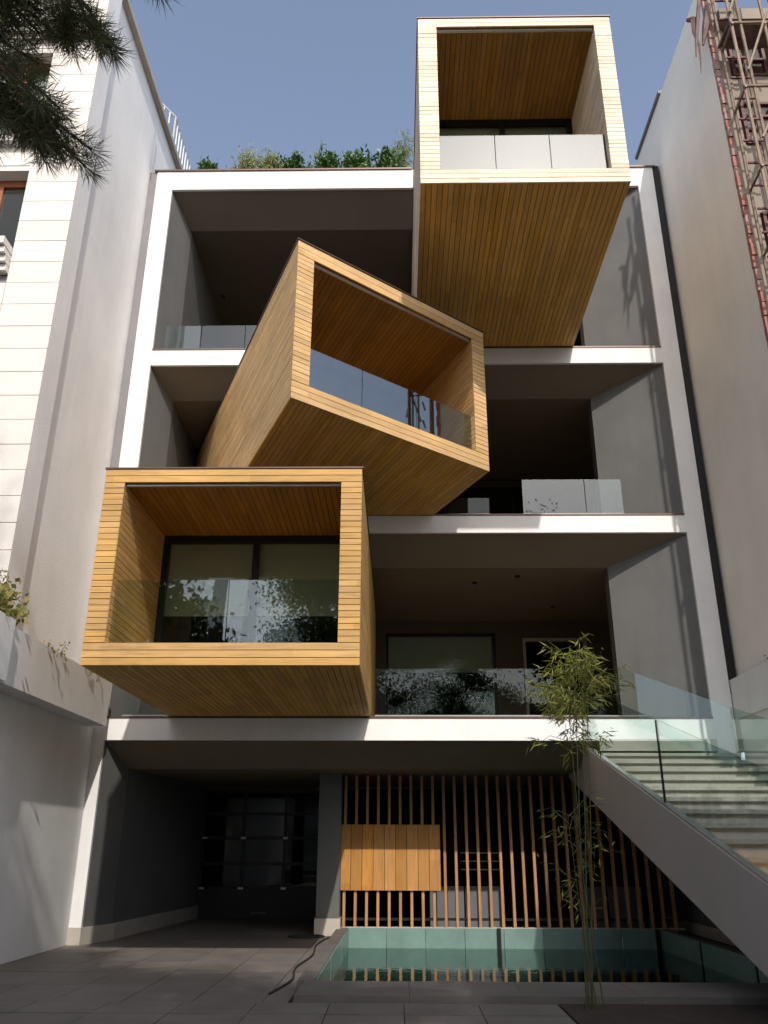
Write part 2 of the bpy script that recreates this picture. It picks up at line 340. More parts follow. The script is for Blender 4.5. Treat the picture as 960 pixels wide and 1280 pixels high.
# back walls and glazing
def window(x0, x1, z0, z1, y, panes=2, frame=.06, mat='metal', name='window', gm='window'):
    w = MB()
    w.box(x0, x1, y, y+.07, z1-frame, z1); w.box(x0, x1, y, y+.07, z0, z0+frame)
    xs_ = [x0+(x1-x0-frame)*k/panes for k in range(panes+1)]
    for x in xs_: w.box(x, x+frame, y+.001, y+.069, z0+frame, z1-frame)
    o = w.build(name, mat, house)
    for k in range(panes): MB().box(xs_[k]+frame, xs_[k+1], y+.03, y+.042, z0+frame, z1-frame).build('pane', gm, o)
    return o
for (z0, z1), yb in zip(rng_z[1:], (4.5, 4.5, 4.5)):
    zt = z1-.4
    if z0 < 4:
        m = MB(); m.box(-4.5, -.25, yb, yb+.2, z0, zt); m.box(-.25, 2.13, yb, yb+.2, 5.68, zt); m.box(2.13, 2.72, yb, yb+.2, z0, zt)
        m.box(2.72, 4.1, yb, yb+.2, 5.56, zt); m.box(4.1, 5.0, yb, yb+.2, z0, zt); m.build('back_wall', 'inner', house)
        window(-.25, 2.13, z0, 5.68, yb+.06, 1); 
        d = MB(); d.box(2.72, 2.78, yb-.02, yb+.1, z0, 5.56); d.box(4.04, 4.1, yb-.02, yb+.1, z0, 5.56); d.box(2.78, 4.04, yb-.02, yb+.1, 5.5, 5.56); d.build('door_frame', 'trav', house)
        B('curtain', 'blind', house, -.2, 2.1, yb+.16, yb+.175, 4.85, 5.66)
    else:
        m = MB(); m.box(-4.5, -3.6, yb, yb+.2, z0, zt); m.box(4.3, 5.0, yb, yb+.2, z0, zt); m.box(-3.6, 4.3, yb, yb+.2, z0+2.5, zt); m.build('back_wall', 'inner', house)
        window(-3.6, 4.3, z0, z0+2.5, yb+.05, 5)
B('back_wall', 'black', house, -5.0, 5.3, 7.2, 7.3, 0, 14.3)
for x, y, z in ((1.46, 1.6, 5.94), (3.2, 3.3, 5.94), (-4.1, 3.0, 13.44), (2.2, 1.2, 5.94)):
    MB().tube([(x, y, z+.01), (x, y, z-.025)], .05, 12).build('ceiling_lamp', 'metal', house)
# ground floor: column, garage door, room behind the slats
MB().box(-1.34, -.96, 1.6, 2.0, .25, 2.51).build('column', 'dark_paint', house); MB().box(-1.36, -.94, 1.58, 2.02, 0, .25).build('skirting_stone', 'trav', house)
B('back_wall', 'inner', house, -4.1, -.96, 5.1, 5.2, 2.44, 2.6); B('back_wall', 'black', house, -1.2, 5.0, 4.6, 4.7, 0, 2.6); B('partition_wall', 'inner', house, -1.3, -1.1, 2.0, 5.1, 0, 2.6)
gd = MB(); gx = [-4.06, -3.23, -2.36, -1.5, -1.3]; gz = [0, .55, 1.01, 1.5, 1.97, 2.44]
for z in gz[1:-1]: gd.box(gx[0], gx[-1], 5.06, 5.12, z-.03, z+.03)
gd.box(gx[0], gx[-1], 5.07, 5.12, 0, .52); gd.box(gx[0], gx[-1], 5.06, 5.12, 2.38, 2.44)
for x in gx[:-1]: gd.box(x, x+.06, 5.065, 5.115, .52, 2.4)
gdo = gd.build('garage_door', 'metal', house)
for a in range(3):
    for b_ in range(1, 5): MB().box(gx[a]+.06, gx[a+1], 5.085, 5.095, gz[b_]+.03, gz[b_+1]-.03).build('pane', 'garage_glass', gdo)
MB().tube([(-2.95, 5.03, .1), (-2.8, 5.0, .1), (-2.65, 5.03, .1)], .015, 6).build('handle', 'steel', gdo)
for x in (-4.0, -3.2, -2.33):
    for z in (.55, 1.5): B('hinge', 'steel', gdo, x-.04, x+.06, 5.045, 5.062, z-.02, z+.02)
for x0, x1 in ((.55, 1.15), (1.18, 1.85), (3.2, 3.62), (3.66, 4.25)): B('low_panel', 'pale', house, x0, x1, 2.6, 2.63, .05, .70)
for k in range(3): B('shelf', 'steel', house, 1.15, 1.9, 3.0, 3.3, .95+k*.14, .965+k*.14)
# neighbours' gap fillers
B('gap_filler', 'plaster_dark', house, -5.12, XL-.002, .02, .2, 3.6, 14.36); B('gap_filler', 'metal', house, XR+.002, 5.42, .02, .12, 3.6, 14.42)
# balustrades
def railing(name, parent, a, b_, z0, z1, joints, t=.012, mat='glass', base=True):
    a = Vector((*a, 0)); b_ = Vector((*b_, 0)); u = (b_-a); L = u.length; u.normalize(); nrm = Vector((u.y, -u.x, 0))*t
    js = [0]+joints+[L]
    ch = MB(); bl = a-nrm*1.5; 
    A = [a-nrm, b_-nrm]; 
    def hx(s0, s1, zz0, zz1, off0, off1):
        P = []
        for s_ in (s0, s1):
            for zz in (zz0, zz1):
                for o_ in (off0, off1): p = a+u*s_+nrm*o_/1.0; P.append((p.x, p.y, zz))
        return P
    r = MB().hexa(hx(0, L, z0, z0+.03, -2, 2.2)).build(name, 'steel', parent)
    for s0, s1 in zip(js[:-1], js[1:]): MB().hexa(hx(s0+.006, s1-.006, z0+.03, z1, 0, 1)).build('pane', mat, r)
    return r
railing('glass_railing', house, (-4.4, .1), (-3.66, .1), 3.25, 4.02, [.45]); railing('glass_railing', house, (-.36, .1), (3.5, .1), 3.25, 4.02, [1.18, 2.41, 3.1], mat='house_glass')
railing('glass_railing', house, (-4.4, .1), (-3.2, .1), 6.69, 7.34, []); railing('glass_railing', house, (.9, .1), (1.62, .1), 6.69, 7.02, [], mat='dim_glass'); railing('glass_railing', house, (2.2, .1), (3.95, .1), 6.69, 7.37, [1.1], mat='haze_glass')
railing('glass_railing', house, (-4.42, .1), (-3.74, .1), 10.06, 10.63, []); railing('glass_railing', house, (-3.73, .1), (.3, .1), 10.06, 10.63, [.84, 1.72, 2.6], mat='haze_glass')

# ================================================================ TIMBER BOXES
def timber_box(FL, FR, u, L, z0, z1, jl, jr, zb, zt, din, tops, bots, tm, label, glass_z, joints, right_out=True, left_out=True, gmat="glass"):
    FL = Vector((*FL, 0)); FR = Vector((*FR, 0)); u = Vector((*u, 0)).normalized(); e = FR-FL; W = e.length; e.normalize()
    root = thing('timber_box', (FL+FR)/2+u*2+Vector((0, 0, z0)), label, 'balcony room', 'rotating timber rooms projecting from the house')
    def P(s, d, z): return FL+e*s+u*d+Vector((0, 0, z))
    def hx(s, d, z, order, ds=0):
        """order: axis letters for length, across, thickness"""
        r = dict(s=s, d=d, z=z); c = []
        for i in (0, 1):
            for j in (0, 1):
                for k in (0, 1):
                    q = {order[0]: r[order[0]][i], order[1]: r[order[1]][j], order[2]: r[order[2]][k]}; c.append(P(q['s'], q['d'], q['z']))
        return c
    T = .022
    # dark backing shell, a little smaller than the cladding
    sh = MB(); g_ = .008
    sh.hexa(hx((T, W-T), (T, L), (z0+T, zb-T), 'dsz')); sh.hexa(hx((T, W-T), (T, L), (zt+T, z1-.004), 'dsz'))
    sh.hexa(hx((T, jl-T), (T+.001, L), (zb-T, zt+T), 'dzs')); sh.hexa(hx((W-jr+T, W-T), (T+.001, L), (zb-T, zt+T), 'dzs'))
    sh.build('shell', 't_back', root)
    def pk(s, d, z, order, mat=tm): 
        q = MB().hexa(hx(s, d, z, order)); q.build('plank', mat, root)
    gap = .0085
    def rows(a, b_, pitch):
        n = max(1, round((b_-a)/pitch)); p = (b_-a)/n
        return [(a+i*p+gap/2, a+(i+1)*p-gap/2) for i in range(n)]
    jt = lambda: random.uniform(-.0025, .0025)
    for r in rows(zb, zt, .075):
        j = jt(); pk((0, jl), (j, T), r, 'szd'); j = jt(); pk((W-jr, W), (j, T), r, 'szd')
    for i in range(bots):
        r = (z0+(zb-z0)*i/bots+(gap/2 if i else 0), z0+(zb-z0)*(i+1)/bots-gap/2); pk((0, W), (jt(), T), r, 'szd')
    for i in range(tops):
        r = (zt+(z1-zt)*i/tops+gap/2, zt+(z1-zt)*(i+1)/tops-gap/2); pk((0, W), (jt(), T), r, 'szd')
    for r in rows(0, W, .08): pk(r, (T+.002, L), (z0+jt()*.5, z0+T), 'dsz', 't_under_lit')       # underside
    for r in rows(jl, W-jr, .08): pk(r, (T+.002, din), (zt+T, zt+jt()*.5), 'dsz', 't_in_shaded')  # ceiling
    for r in rows(zb, zt, .08):
        j = jt()*.5; pk((jl-T, jl+j), (T+.002, din), r, 'dzs'); pk((W-jr+T, W-jr-j), (T+.002, din), r, 'dzs', tm)
    for r in rows(z0+T, z1, .075):
        if left_out: pk((jt()*.5, T), (T+.002, L), r, 'dzs')
        if right_out: pk((W-T, W+jt()*.5), (T+.002, L), r, 'dzs')
    fl = MB().hexa(hx((jl, W-jr), (T, din), (zb-T, zb), 'dsz')).build('floor_board', tm, root)
    MB().hexa(hx((-.015, W+.015), (-.015, L), (z1+.002, z1+.02), 'dsz')).build('roof_sheet', 'cap', root)
    MB().hexa(hx((jl+.01, W-jr-.01), (.05, .09), (zt-.03, zt-.003), 'sdz')).build('blind_track', 'steel', root)
    # glazing at the back
    fr = MB(); a0, a1 = jl, W-jr; F = .09
    fr.hexa(hx((a0, a1), (din, din+.08), (zt-F*1.2, zt), 'szd')); fr.hexa(hx((a0, a1), (din, din+.08), (zb, zb+.05), 'szd'))
    mid = (a0+a1)/2
    for m0 in (a0, mid-F/2, a1-F): fr.hexa(hx((m0, m0+F), (din+.001, din+.079), (zb+.05, zt-F*1.2), 'zsd'))
    w = fr.build('window', 'metal', root)
    for p0, p1 in ((a0+F, mid-F/2), (mid+F/2, a1-F)): MB().hexa(hx((p0, p1), (din+.035, din+.05), (zb+.05, zt-F*1.2), 'szd')).build('pane', 'window', w)
    MB().hexa(hx((a0+.02, a1-.02), (din+.12, din+.13), (zb+(zt-zb)*.42, zt-.02), 'szd')).build('inner_blind', 'blind', root); MB().hexa(hx((a0, a1), (din+1.2, din+1.22), (zb, zt), 'szd')).build('room_wall', 'black', root)
    # balustrade
    js = [a0+.004]+joints+[a1-.004]
    rl = MB().hexa(hx((a0, a1), (.10, .15), (zb, zb+.02), 'szd')).build('glass_railing', 'steel', root)
    for p0, p1 in zip(js[:-1], js[1:]): MB().hexa(hx((p0+.006, p1-.006), (.118, .13), (zb+.02, glass_z), 'szd')).build('pane', gmat, rl)
    return root
MT['t_under_lit'] = timber('timber_bounce_lit', (.60, .325, .058))  # underside cladding brightened: light bounced off the ground is in its colour
boxA = timber_box((-3.63, -4.0), (-.43, -4.0), (0, 1), 7, 3.25, 5.71, .25, .255, 3.51, 5.53, 1.92, 2, 3, 't_a',
   'lowest honey brown timber box balcony on the left with two tall dark windows inside', 4.30, [1.62], left_out=True)
boxB = timber_box((-1.35, -4.12), (1.415, -1.82), (-.394, .919), 7.5, 6.66, 9.15, .27, .27, 6.92, 8.93, 2.2, 2, 3, 't_b',
   'middle timber box balcony turned at an angle to the facade', 7.58, [1.19, 2.19], gmat='mirror')
boxC = timber_box((.35, -4.2), (3.32, -4.2), (0, 1), 7, 10.06, 13.33, .285, .25, 10.30, 13.155, 1.8, 2, 3, 't_c',
   'topmost pale bleached timber box rising above the roof line', 11.05, [1.10, 1.90], gmat='bright_glass')

# ================================================================ SLAT SCREEN
scr = thing('slat_screen', (1.8, 1.9, .1), 'screen of upright timber slats with a boarded hatch behind the pool', 'screen')
me0 = None
for k in range(30):
    x = -.90+k*.1885
    if me0 is None:
        o = MB().box(x-.0225, x+.0225, 1.865, 1.945, .02, 2.5).build('slat', 't_slat', scr); me0 = o.data; x00 = x
    else:
        o = bpy.data.objects.new('slat', me0); col.objects.link(o); o.parent = scr; o.location = (x-x00, 0, 0)
        o.rotation_euler = (0, 0, 0)
for z in (.22, 2.3): B('rail', 'metal', scr, -.98, 4.7, 1.95, 1.985, z-.02, z+.02)
B('base_rail', 'trav', scr, -.95, 4.7, 1.86, 2.0, .087, .105)
for k in range(9):
    x0 = -.985+k*.1895; MB().box(x0+.004, x0+.1855, 1.825, 1.862, .66, 1.69).build('board', 't_door', scr)

# ================================================================ STAIRCASE
st = thing('staircase', (4.1, -5, 0), 'outdoor stone staircase with rendered stringer and glass balustrade climbing to the first floor', 'staircase')
def zs(y): return 2.74+.277*y
MB().prism([(-9.7, zs(-9.7)), (1.7, zs(1.7)), (1.7, zs(1.7)-.76), (-7.15, 0), (-9.7, 0)], 'x', 2.96, 3.07).build('stringer', 'stringer', st)
MB().prism([(-9.7, zs(-9.7)+.003), (0, zs(0)+.003), (0, zs(0)+.022), (-9.7, zs(-9.7)+.022)], 'x', 2.975, 3.055).build('glass_channel', 'steel', st)
MB().prism([(-9.7, .0), (-.02, 2.55), (-.02, 2.2), (-8.6, 0)], 'x', 3.13, 5.28).build('flight_slab', 'stringer', st)
n = 0
for i in range(17):
    y = -.08-.577*i; z = zs(y)-.03
    if z < .12: break
    m = MB(); m.box(3.13, 5.28, y, y+.64, z-.045, z); m.box(3.13, 5.28, y+.045, y+.62, z-.165, z-.045); m.build('step', 'step', st)
B('step', 'step', st, 3.13, 4.94, -.06, 0.0, 2.72, 2.9)
def spanel(y0, y1, x=3.015, h=.94, name='glass_panel'):
    return MB().prism([(y0, zs(y0)+.024), (y1, zs(y1)+.024), (y1, zs(y1)+h), (y0, zs(y0)+h)], 'x', x-.006, x+.006).build(name, 'glass', st)
for a, b_ in ((-3.45, -.03), (-6.9, -3.465), (-9.9, -6.915)): 
    spanel(a, b_)
for y in (-3.457,): B('joint_clip', 'metal', st, 3.004, 3.026, y-.012, y+.012, zs(y)+.02, zs(y)+.93)
# far balustrade from the floor edge towards the boundary wall
def gq(p, q, h, name='glass_panel'):
    p = Vector(p); q = Vector(q); u = (q-p); nn = Vector((u.y, -u.x, 0)).normalized()*.012; c = []
    for a in (p, q):
        for zz in (-h, 0):
            for o_ in (0, 1): c.append(a+Vector((0, 0, zz))+nn*o_)
    MB().hexa(c).build(name, 'glass', st)
P0 = Vector((3.55, -.02, 4.02)); P1 = Vector((4.9, -.85, 3.27)); Pm = P0.lerp(P1, .62); Pa = P0.lerp(P1, .08)
gq(P0, Pa, .82); gq(Pa.lerp(P1, .006), Pm, .85); gq(Pm.lerp(P1, .01), P1, .85)
gq(Vector((4.9, -.9, 3.26)), Vector((4.9, -5, 2.12)), .9)

# ================================================================ GARDEN WALLS AND PLANTERS
lw = MB().box(-5.4, -4.79, -14, -.02, 0, 3.05).build('garden_wall', 'white', None, org=Vector((-5, -7, 0)), label='white rendered boundary wall along the left of the driveway', category='wall')
def planter(x0, x1, y0, y1, z0, z1, label, grp=None):
    t = thing('planter', ((x0+x1)/2, (y0+y1)/2, z0), label, 'planter', grp)
    m = MB(); w = .07; m.box(x0, x1, y0, y0+w, z0, z1); m.box(x0, x1, y1-w, y1, z0, z1); m.box(x0, x0+w, y0+w, y1-w, z0, z1); m.box(x1-w, x1, y0+w, y1-w, z0, z1); m.box(x0+w, x1-w, y0+w, y1-w, z0, z0+.08)
    m.build('trough', 'white', t); B('soil', 'soil', t, x0+w, x1-w, y0+w, y1-w, z0+.08, z1-.07); return t
planter(-5.1, -4.5, -4.02, -.32, 3.052, 3.72, 'long white planter on top of the left boundary wall beside the house')
planter(-5.1, -4.42, -9, -4.06, 3.052, 3.76, 'white planter at the left edge, nearer than the long one')
rw = MB().box(5.36, 5.9, -14, -.0, 0, 3.2).build('garden_wall', 'white', None, org=Vector((5.6, -7, 0)), label='rendered boundary wall behind the staircase on the right', category='wall')
planter(5.30, 5.9, -9, .24, 3.203, 3.82, 'grey white planter on the right boundary wall beside the staircase')

# ================================================================ LEFT NEIGHBOUR
ln = thing('neighbour_building', (-9, 0, 0), 'tall cream stone faced building with grey plaster side wall, left of the house', 'building')
B('side_wall', 'plaster', ln, -5.6, -5.12, -2.7, 9, 2.5, 16.0)
B('corner_pilaster', 'plaster', ln, -5.6, -5.04, -3.18, -2.7, 2.5, 16.0)
B('coping', 'trav', ln, -5.75, -5.0, -3.35, 9, 16.0, 16.13)
B('roof', 'concrete', ln, -14, -5.75, -3.0, 9, 15.7, 16.0)
# stone courses: one row of big tiles right of the windows, more under them
def tile(x0, x1, z0, z1): MB().box(x0+.004, x1-.004, -3.205+random.uniform(-.002, .002), -3.18, z0+.005, z1-.005).build('stone_tile', 'stone', ln)
B('facade_backing', 'plaster_dark', ln, -5.84, -5.6, -3.19, -2.9, 2.5, 16.0)
z = 3.0; k = 0
while z < 15.9:
    z1 = min(z+.385, 15.95); tile(-5.84, -5.037, z, z1)
    if z1 < 9.3:
        for a, b_ in ((-6.62, -5.84), (-7.4, -6.62)): tile(a, b_, z, z1)
    z = z1
B('facade_backing', 'plaster_dark', ln, -8.2, -5.84, -3.18, -2.9, 2.5, 9.3)
for z0, z1 in ((11.45, 12.0), (14.05, 15.95)):
    B('facade_backing', 'stone', ln, -8.2, -5.84, -3.18, -2.7, z0, z1)
    B('string_course', 'stone', ln, -8.2, -5.86, -3.32, -3.18, z1-.16, z1-.04)
for zz in (14.25, 14.5): B('string_course', 'stone', ln, -8.2, -5.2, -3.36, -3.24, zz, zz+.10)
def nwin(z0, z1, curtain):
    m = MB(); y = -2.95; F = .1; x0, x1 = -8.0, -5.86
    m.box(x0, x1, y, y+.08, z1-.22, z1-.1); m.box(x0, x1, y, y+.08, z0, z0+F)
    for x in (x0, -7.1, -6.42, x1-.08): m.box(x, x+.08, y+.001, y+.079, z0+F, z1-.22)
    w = m.build('window', 'brown', ln)
    for a, b_ in ((x0+.08, -7.1), (-7.02, -6.42), (-6.34, x1-.08)):
        MB().box(a, b_, y+.035, y+.047, z0+F, z1-.22).build('pane', 'window', w)
        if curtain:
            c = MB(); nn = 10
            for q in range(nn):
                xa = a+(b_-a)*q/nn; c.box(xa, xa+(b_-a)/nn*.98, y+.12+.02*(q % 2), y+.15+.02*(q % 2), z0+.1, z1-.2)
            c.build('curtain', 'curtain', w)
    B('lintel', 'stone', ln, -8.2, -5.84, -3.17, -2.8, z1-.1, z1)
    B('room_wall', 'inner', ln, -8.2, -5.7, -1.0, -.9, z0-.3, z1)
    B('room_ceiling', 'stone', ln, -8.2, -5.7, -2.86, -1.0, z1, z1+.04)
    B('window_jamb', 'stone', ln, -5.845, -5.78, -3.17, -2.6, z0, z1)
nwin(12.0, 14.05, True); nwin(9.35, 11.45, False)
m = MB()
for q, (d, h) in enumerate(((.10, .10), (.17, .12), (.24, .09), (.30, .12))): m.box(-8.2, -5.78-.04*(3-q)*0-.06, -3.2-d, -3.18, 9.32+q*.115, 9.32+q*.115+h)
m.build('moulded_sill', 'stone', ln)
# white roof railing of the left neighbour
rr = thing('roof_railing', (-5.3, 2, 16.1), 'white metal railing on the flat roof of the left building', 'railing')
A_, B_, C_ = Vector((-5.46, .45, 16.1)), Vector((-5.1, 1.08, 16.1)), Vector((-5.1, 5.2, 16.1))
for a, b_, nbar in ((A_, B_, 4), (B_, C_, 20)):
    for zz in (.08, .93): MB().tube([a+Vector((0, 0, zz)), b_+Vector((0, 0, zz))], .022, 6).build('rail', 'white_metal', rr)
    for q in range(nbar+1):
        p = a.lerp(b_, q/nbar); MB().tube([p, p+Vector((0, 0, .93))], .022 if q in (0, nbar) else .014, 6).build('bar', 'white_metal', rr)
MB().tube([(-5.06, -.15, 14.3), (-5.04, -.2, 15.6)], .012, 6).build('antenna_rod', 'steel', None, org=Vector((-5.06, -.15, 14.3)), label='thin metal rod standing at the upper left corner of the house', category='rod')

# ================================================================ RIGHT NEIGHBOUR AND SCAFFOLD
rn = thing('neighbour_building', (8, 1, 0), 'unfinished beige rendered building behind scaffolding, right of the house', 'building')
B('side_wall', 'beige', rn, 5.45, 5.7, -2.9, 9, 2.8, 15.75)
B('coping', 'plaster_dark', rn, 5.40, 5.8, -.6, 1.2, 15.75, 15.82)
zz = 3.8
while zz < 15.7:
    h = random.uniform(.16, .24); B('edge_brick', 'pinkbrick' if random.random() < (.85 if zz < 11.3 else .35) else 'palebrick', rn, 5.445-random.uniform(0, .008), 5.52, -2.96-random.uniform(0, .03), -2.9, zz, zz+h-.015); zz += h
B('facade_wall', 'beige_dark', rn, 5.70, 9, -2.94, -2.7, 3, 9.2); B('corner_pier', 'beige_dark', rn, 5.46, 5.70, -2.945, -2.902, 3, 15.7)
for z0, z1 in ((9.2, 9.5), (10.6, 11.3), (12.9, 13.5)): B('facade_wall', 'beige_dark', rn, 5.7, 9, -2.93, -2.7, z0, z1)
B('facade_wall', 'beige_dark', rn, 6.35, 9, -2.92, -2.7, 9.5, 12.9)
B('facade_wall', 'beige_dark', rn, 5.7, 9, -2.92, -2.7, 11.3, 12.0)
for z0, z1 in ((9.5, 10.6), (12.0, 12.9), (13.5, 14.6)):
    w = MB(); x0, x1 = 5.74, 6.34
    for x in (x0, x1-.05): w.box(x, x+.05, -2.96, -2.88, z0, z1)
    for q in range(4): w.box(x0+.05, x1-.05, -2.955, -2.9, z0+(z1-z0-.05)*q/3, z0+(z1-z0-.05)*q/3+.05)
    wo = w.build('window', 'red', rn); MB().box(x0+.05, x1-.05, -2.915, -2.905, z0, z1).build('pane', 'window', wo)
B('room_wall', 'red', rn, 5.7, 9, -1.8, -1.7, 9, 14.8)
B('roof_slab', 'beige_dark', rn, 5.6, 9, -3.15, -1.5, 14.6, 14.85)
sc = thing('scaffolding', (6, -3.4, 0), 'rusty tube scaffolding standing against the right building', 'scaffolding')
poles = [(5.51, -3.6), (5.53, -3.12), (5.66, -3.6), (5.86, -3.14), (6.05, -3.6), (6.5, -3.2), (6.9, -3.6)]
for x, y in poles:
    MB().tube([(x, y, 0 if x > 5.9 else 3.9), (x, y, 8), (x+.01, y, 12), (x, y, 16.5)], .027, 8).build('pole', 'rust', sc)
for z in (8.25, 9.65, 10.9, 12.5, 13.9, 15.4):
    MB().tube([(5.49, -3.62, z), (7.4, -3.62, z+.02)], .025, 8).build('ledger', 'rust', sc)
    MB().tube([(5.53, -3.10, z-.05), (5.51, -3.66, z-.04)], .02, 6).build('transom', 'rust', sc)
    MB().tube([(6.05, -3.12, z-.05), (6.04, -3.66, z-.04)], .02, 6).build('transom', 'rust', sc)
for a, b_ in (((5.6, -3.66, 10.1), (6.1, -3.66, 10.95)), ((5.6, -3.66, 11.4), (6.2, -3.66, 12.6)), ((5.6, -3.66, 12.8), (6.1, -3.66, 14.1)), ((5.75, -3.66, 11.6), (6.6, -3.66, 13.9)), ((5.5, -3.66, 14.1), (6.0, -3.66, 15.6)), ((5.9, -3.66, 15.6), (6.3, -3.66, 13.8))):
    MB().tube([a, b_], .022, 6).build('brace', 'rust', sc)
for z in np.arange(9, 15.5, .45): B('ladder_rung', 'red', sc, 5.50, 5.86, -3.30, -3.27, float(z), float(z)+.03)
B('plank_deck', 'tarp', sc, 5.48, 7.3, -3.55, -3.1, 13.95, 13.99)
tp = MB(); pp = [(5.14, -2.9, 14.9), (5.24, -2.95, 14.85), (5.2, -2.97, 14.5), (5.23, -3.0, 14.15), (5.2, -3.0, 13.75), (5.17, -3.0, 13.5)]
tp.tube(pp, [.035, .06, .04, .025, .015, .006], 5); tp.tube([(5.42, -3.1, 15.6), (5.3, -3.1, 15.0), (5.2, -3.0, 14.3), (5.14, -3.0, 13.9)], [.02, .035, .03, .012], 5)
tp.tube([(5.46, -3.1, 15.0), (5.36, -3.1, 14.5), (5.27, -3.05, 14.1)], [.05, .07, .02], 5)
tp.build('torn_sheeting', 'tarp', None, org=Vector((5.4, -3.1, 14)), label='torn dark sheeting hanging from the top of the scaffolding', category='sheeting')

# ================================================================ PLANTS
def shrub(name, c, rad, nleaf, mat, ln_, wd_, label, group, stems=5, flat=.85, cat='shrub'):
    c = Vector(c); t = thing(name, c, label, cat, group)
    m = MB(); P = []; D = []
    nb = 9+stems; tips = []
    for k in range(nb):
        a = random.uniform(0, 6.28); r = rad*random.uniform(.1, .85); h = rad*2*flat*random.uniform(.45, 1.0)*(1-.35*(r/rad)**2)
        tip = c+Vector((math.cos(a)*r, math.sin(a)*r*.7, h)); m.tube([c+Vector((math.cos(a)*r*.2, math.sin(a)*r*.2, 0)), c.lerp(tip, .5)+Vector((0, 0, h*.08)), tip], [.012, .008, .004], 5, False); tips.append(tip)
    m.build('stem', 'bark', t)
    per = nleaf//nb
    for tip in tips:
        q = rng.uniform(.25, 1.0, per)[:, None]; base = np.array(c)
        p = base+(np.array(tip)-base)*q+rng.normal(size=(per, 3))*rad*.13; P.append(p)
        d = rdir(per); d[:, 2] = np.abs(d[:, 2])+.2; D.append(d)
    P = np.concatenate(P); D = np.concatenate(D)
    cards('foliage', mat, t, P, D, rdir(len(P)), rng.uniform(.7, 1.2, len(P))*ln_, wd_); return t
zr = 14.36
for x, r, lab in ((-4.0, .24, 'small dark green shrub at the left end of the roof edge'), (-2.2, .32, 'dark green shrub on the roof beside the pale bushes'), (-1.45, .34, 'dark green shrub on the roof, left of the tallest one'),
                  (-.78, .43, 'tallest dark green shrub on the roof edge'), (-.12, .38, 'dark green shrub on the roof close to the top timber box'), (-2.62, .26, 'low dark green shrub on the roof between the pale bushes and the rest')):
    shrub('roof_shrub', (x, .45, zr), r*1.45, 2000, 'shrub', .12, .055, lab, 'shrubs along the roof edge')
for x, r, lab in ((-3.2, .34, 'pale yellow green bush on the roof, left of its twin'), (-2.72, .30, 'pale yellow green bush on the roof next to the dark shrubs')):
    shrub('roof_shrub', (x, .32, zr), r*1.55, 1500, 'palefol', .08, .02, lab, 'pale bushes on the roof')
def bamboo(name, base, h, nst, spread, nleaf, label, mat='bamboo', ln_=.13, lo=.35, cat='bamboo', lean=(0, 0), r0=.012, leafspread=.12):
    base = Vector(base); t = thing(name, base, label, cat); P = []; D = []; 
    for k in range(nst):
        a = random.uniform(0, 6.28); b = base+Vector((math.cos(a)*.05, math.sin(a)*.05, 0)); hh = h*random.uniform(.8, 1)
        tip = b+Vector((math.cos(a)*spread+lean[0], math.sin(a)*spread+lean[1], hh)); pts = []
        for q in range(9):
            f = q/8; pts.append(b.lerp(tip, f)+Vector((math.sin(f*3+a)*.03, math.cos(f*2+a)*.03, 0))+Vector((math.cos(a), math.sin(a), -.6))*spread*.5*max(0, f-.75)**1.0)
        MB().tube(pts, [r0*(1-.75*q/8) for q in range(9)], 6, False).build('stem', 'stem', t, smooth=True)
        br = MB()
        nb = 16
        for q in range(nb):
            f = lo+(1-lo)*(q+.5)/nb; i = min(7, int(f*8)); p = pts[i].lerp(pts[i+1], f*8-i); aa = random.uniform(0, 6.28); L = random.uniform(.5, 1.3)*leafspread*2*(1.25-abs(f-.75))
            e = p+Vector((math.cos(aa)*L, math.sin(aa)*L, random.uniform(-.1, .7)*L)); md = p.lerp(e, .5)+Vector((0, 0, L*.15))
            br.tube([p, md, e+Vector((0, 0, -L*.15))], [.004, .003, .0015], 4, False)
            per = nleaf//(nb*nst); ff = rng.uniform(.15, 1, per)[:, None]; pp_ = np.array(p)+(np.array(e)-np.array(p))*ff+rng.normal(size=(per, 3))*.02
            dd = rdir(per)*.7+np.array([math.cos(aa)*.6, math.sin(aa)*.6, -.35]); P.append(pp_); D.append(dd)
        br.build('twig', 'stem', t)
    P = np.concatenate(P); D = np.concatenate(D); cards('foliage', mat, t, P, D, rdir(len(P)), rng.uniform(.6, 1.2, len(P))*ln_, .014); return t
bamboo('roof_bamboo', (-1.55, .6, zr), 1.3, 3, .07, 220, 'thin wispy bamboo above the roof edge, the sparse one', 'palefol', .09, .5, leafspread=.07)
bamboo('roof_bamboo', (.12, .6, zr), 1.45, 6, .12, 1500, 'pale feathery bamboo on the roof against the top timber box', 'palefol', .10, .2, leafspread=.11)
bamboo('bamboo', (1.62, -5.25, .04), 3.15, 4, .16, 1500, 'yellow green bamboo in the soil bed in front of the pool', 'bamboo', .12, .83, leafspread=.17, r0=.008)
bamboo('bamboo', (1.74, -5.3, .04), 1.75, 2, .12, 120, 'small thin bamboo shoot low in front of the slats', 'bamboo', .11, .45, leafspread=.15, r0=.006)
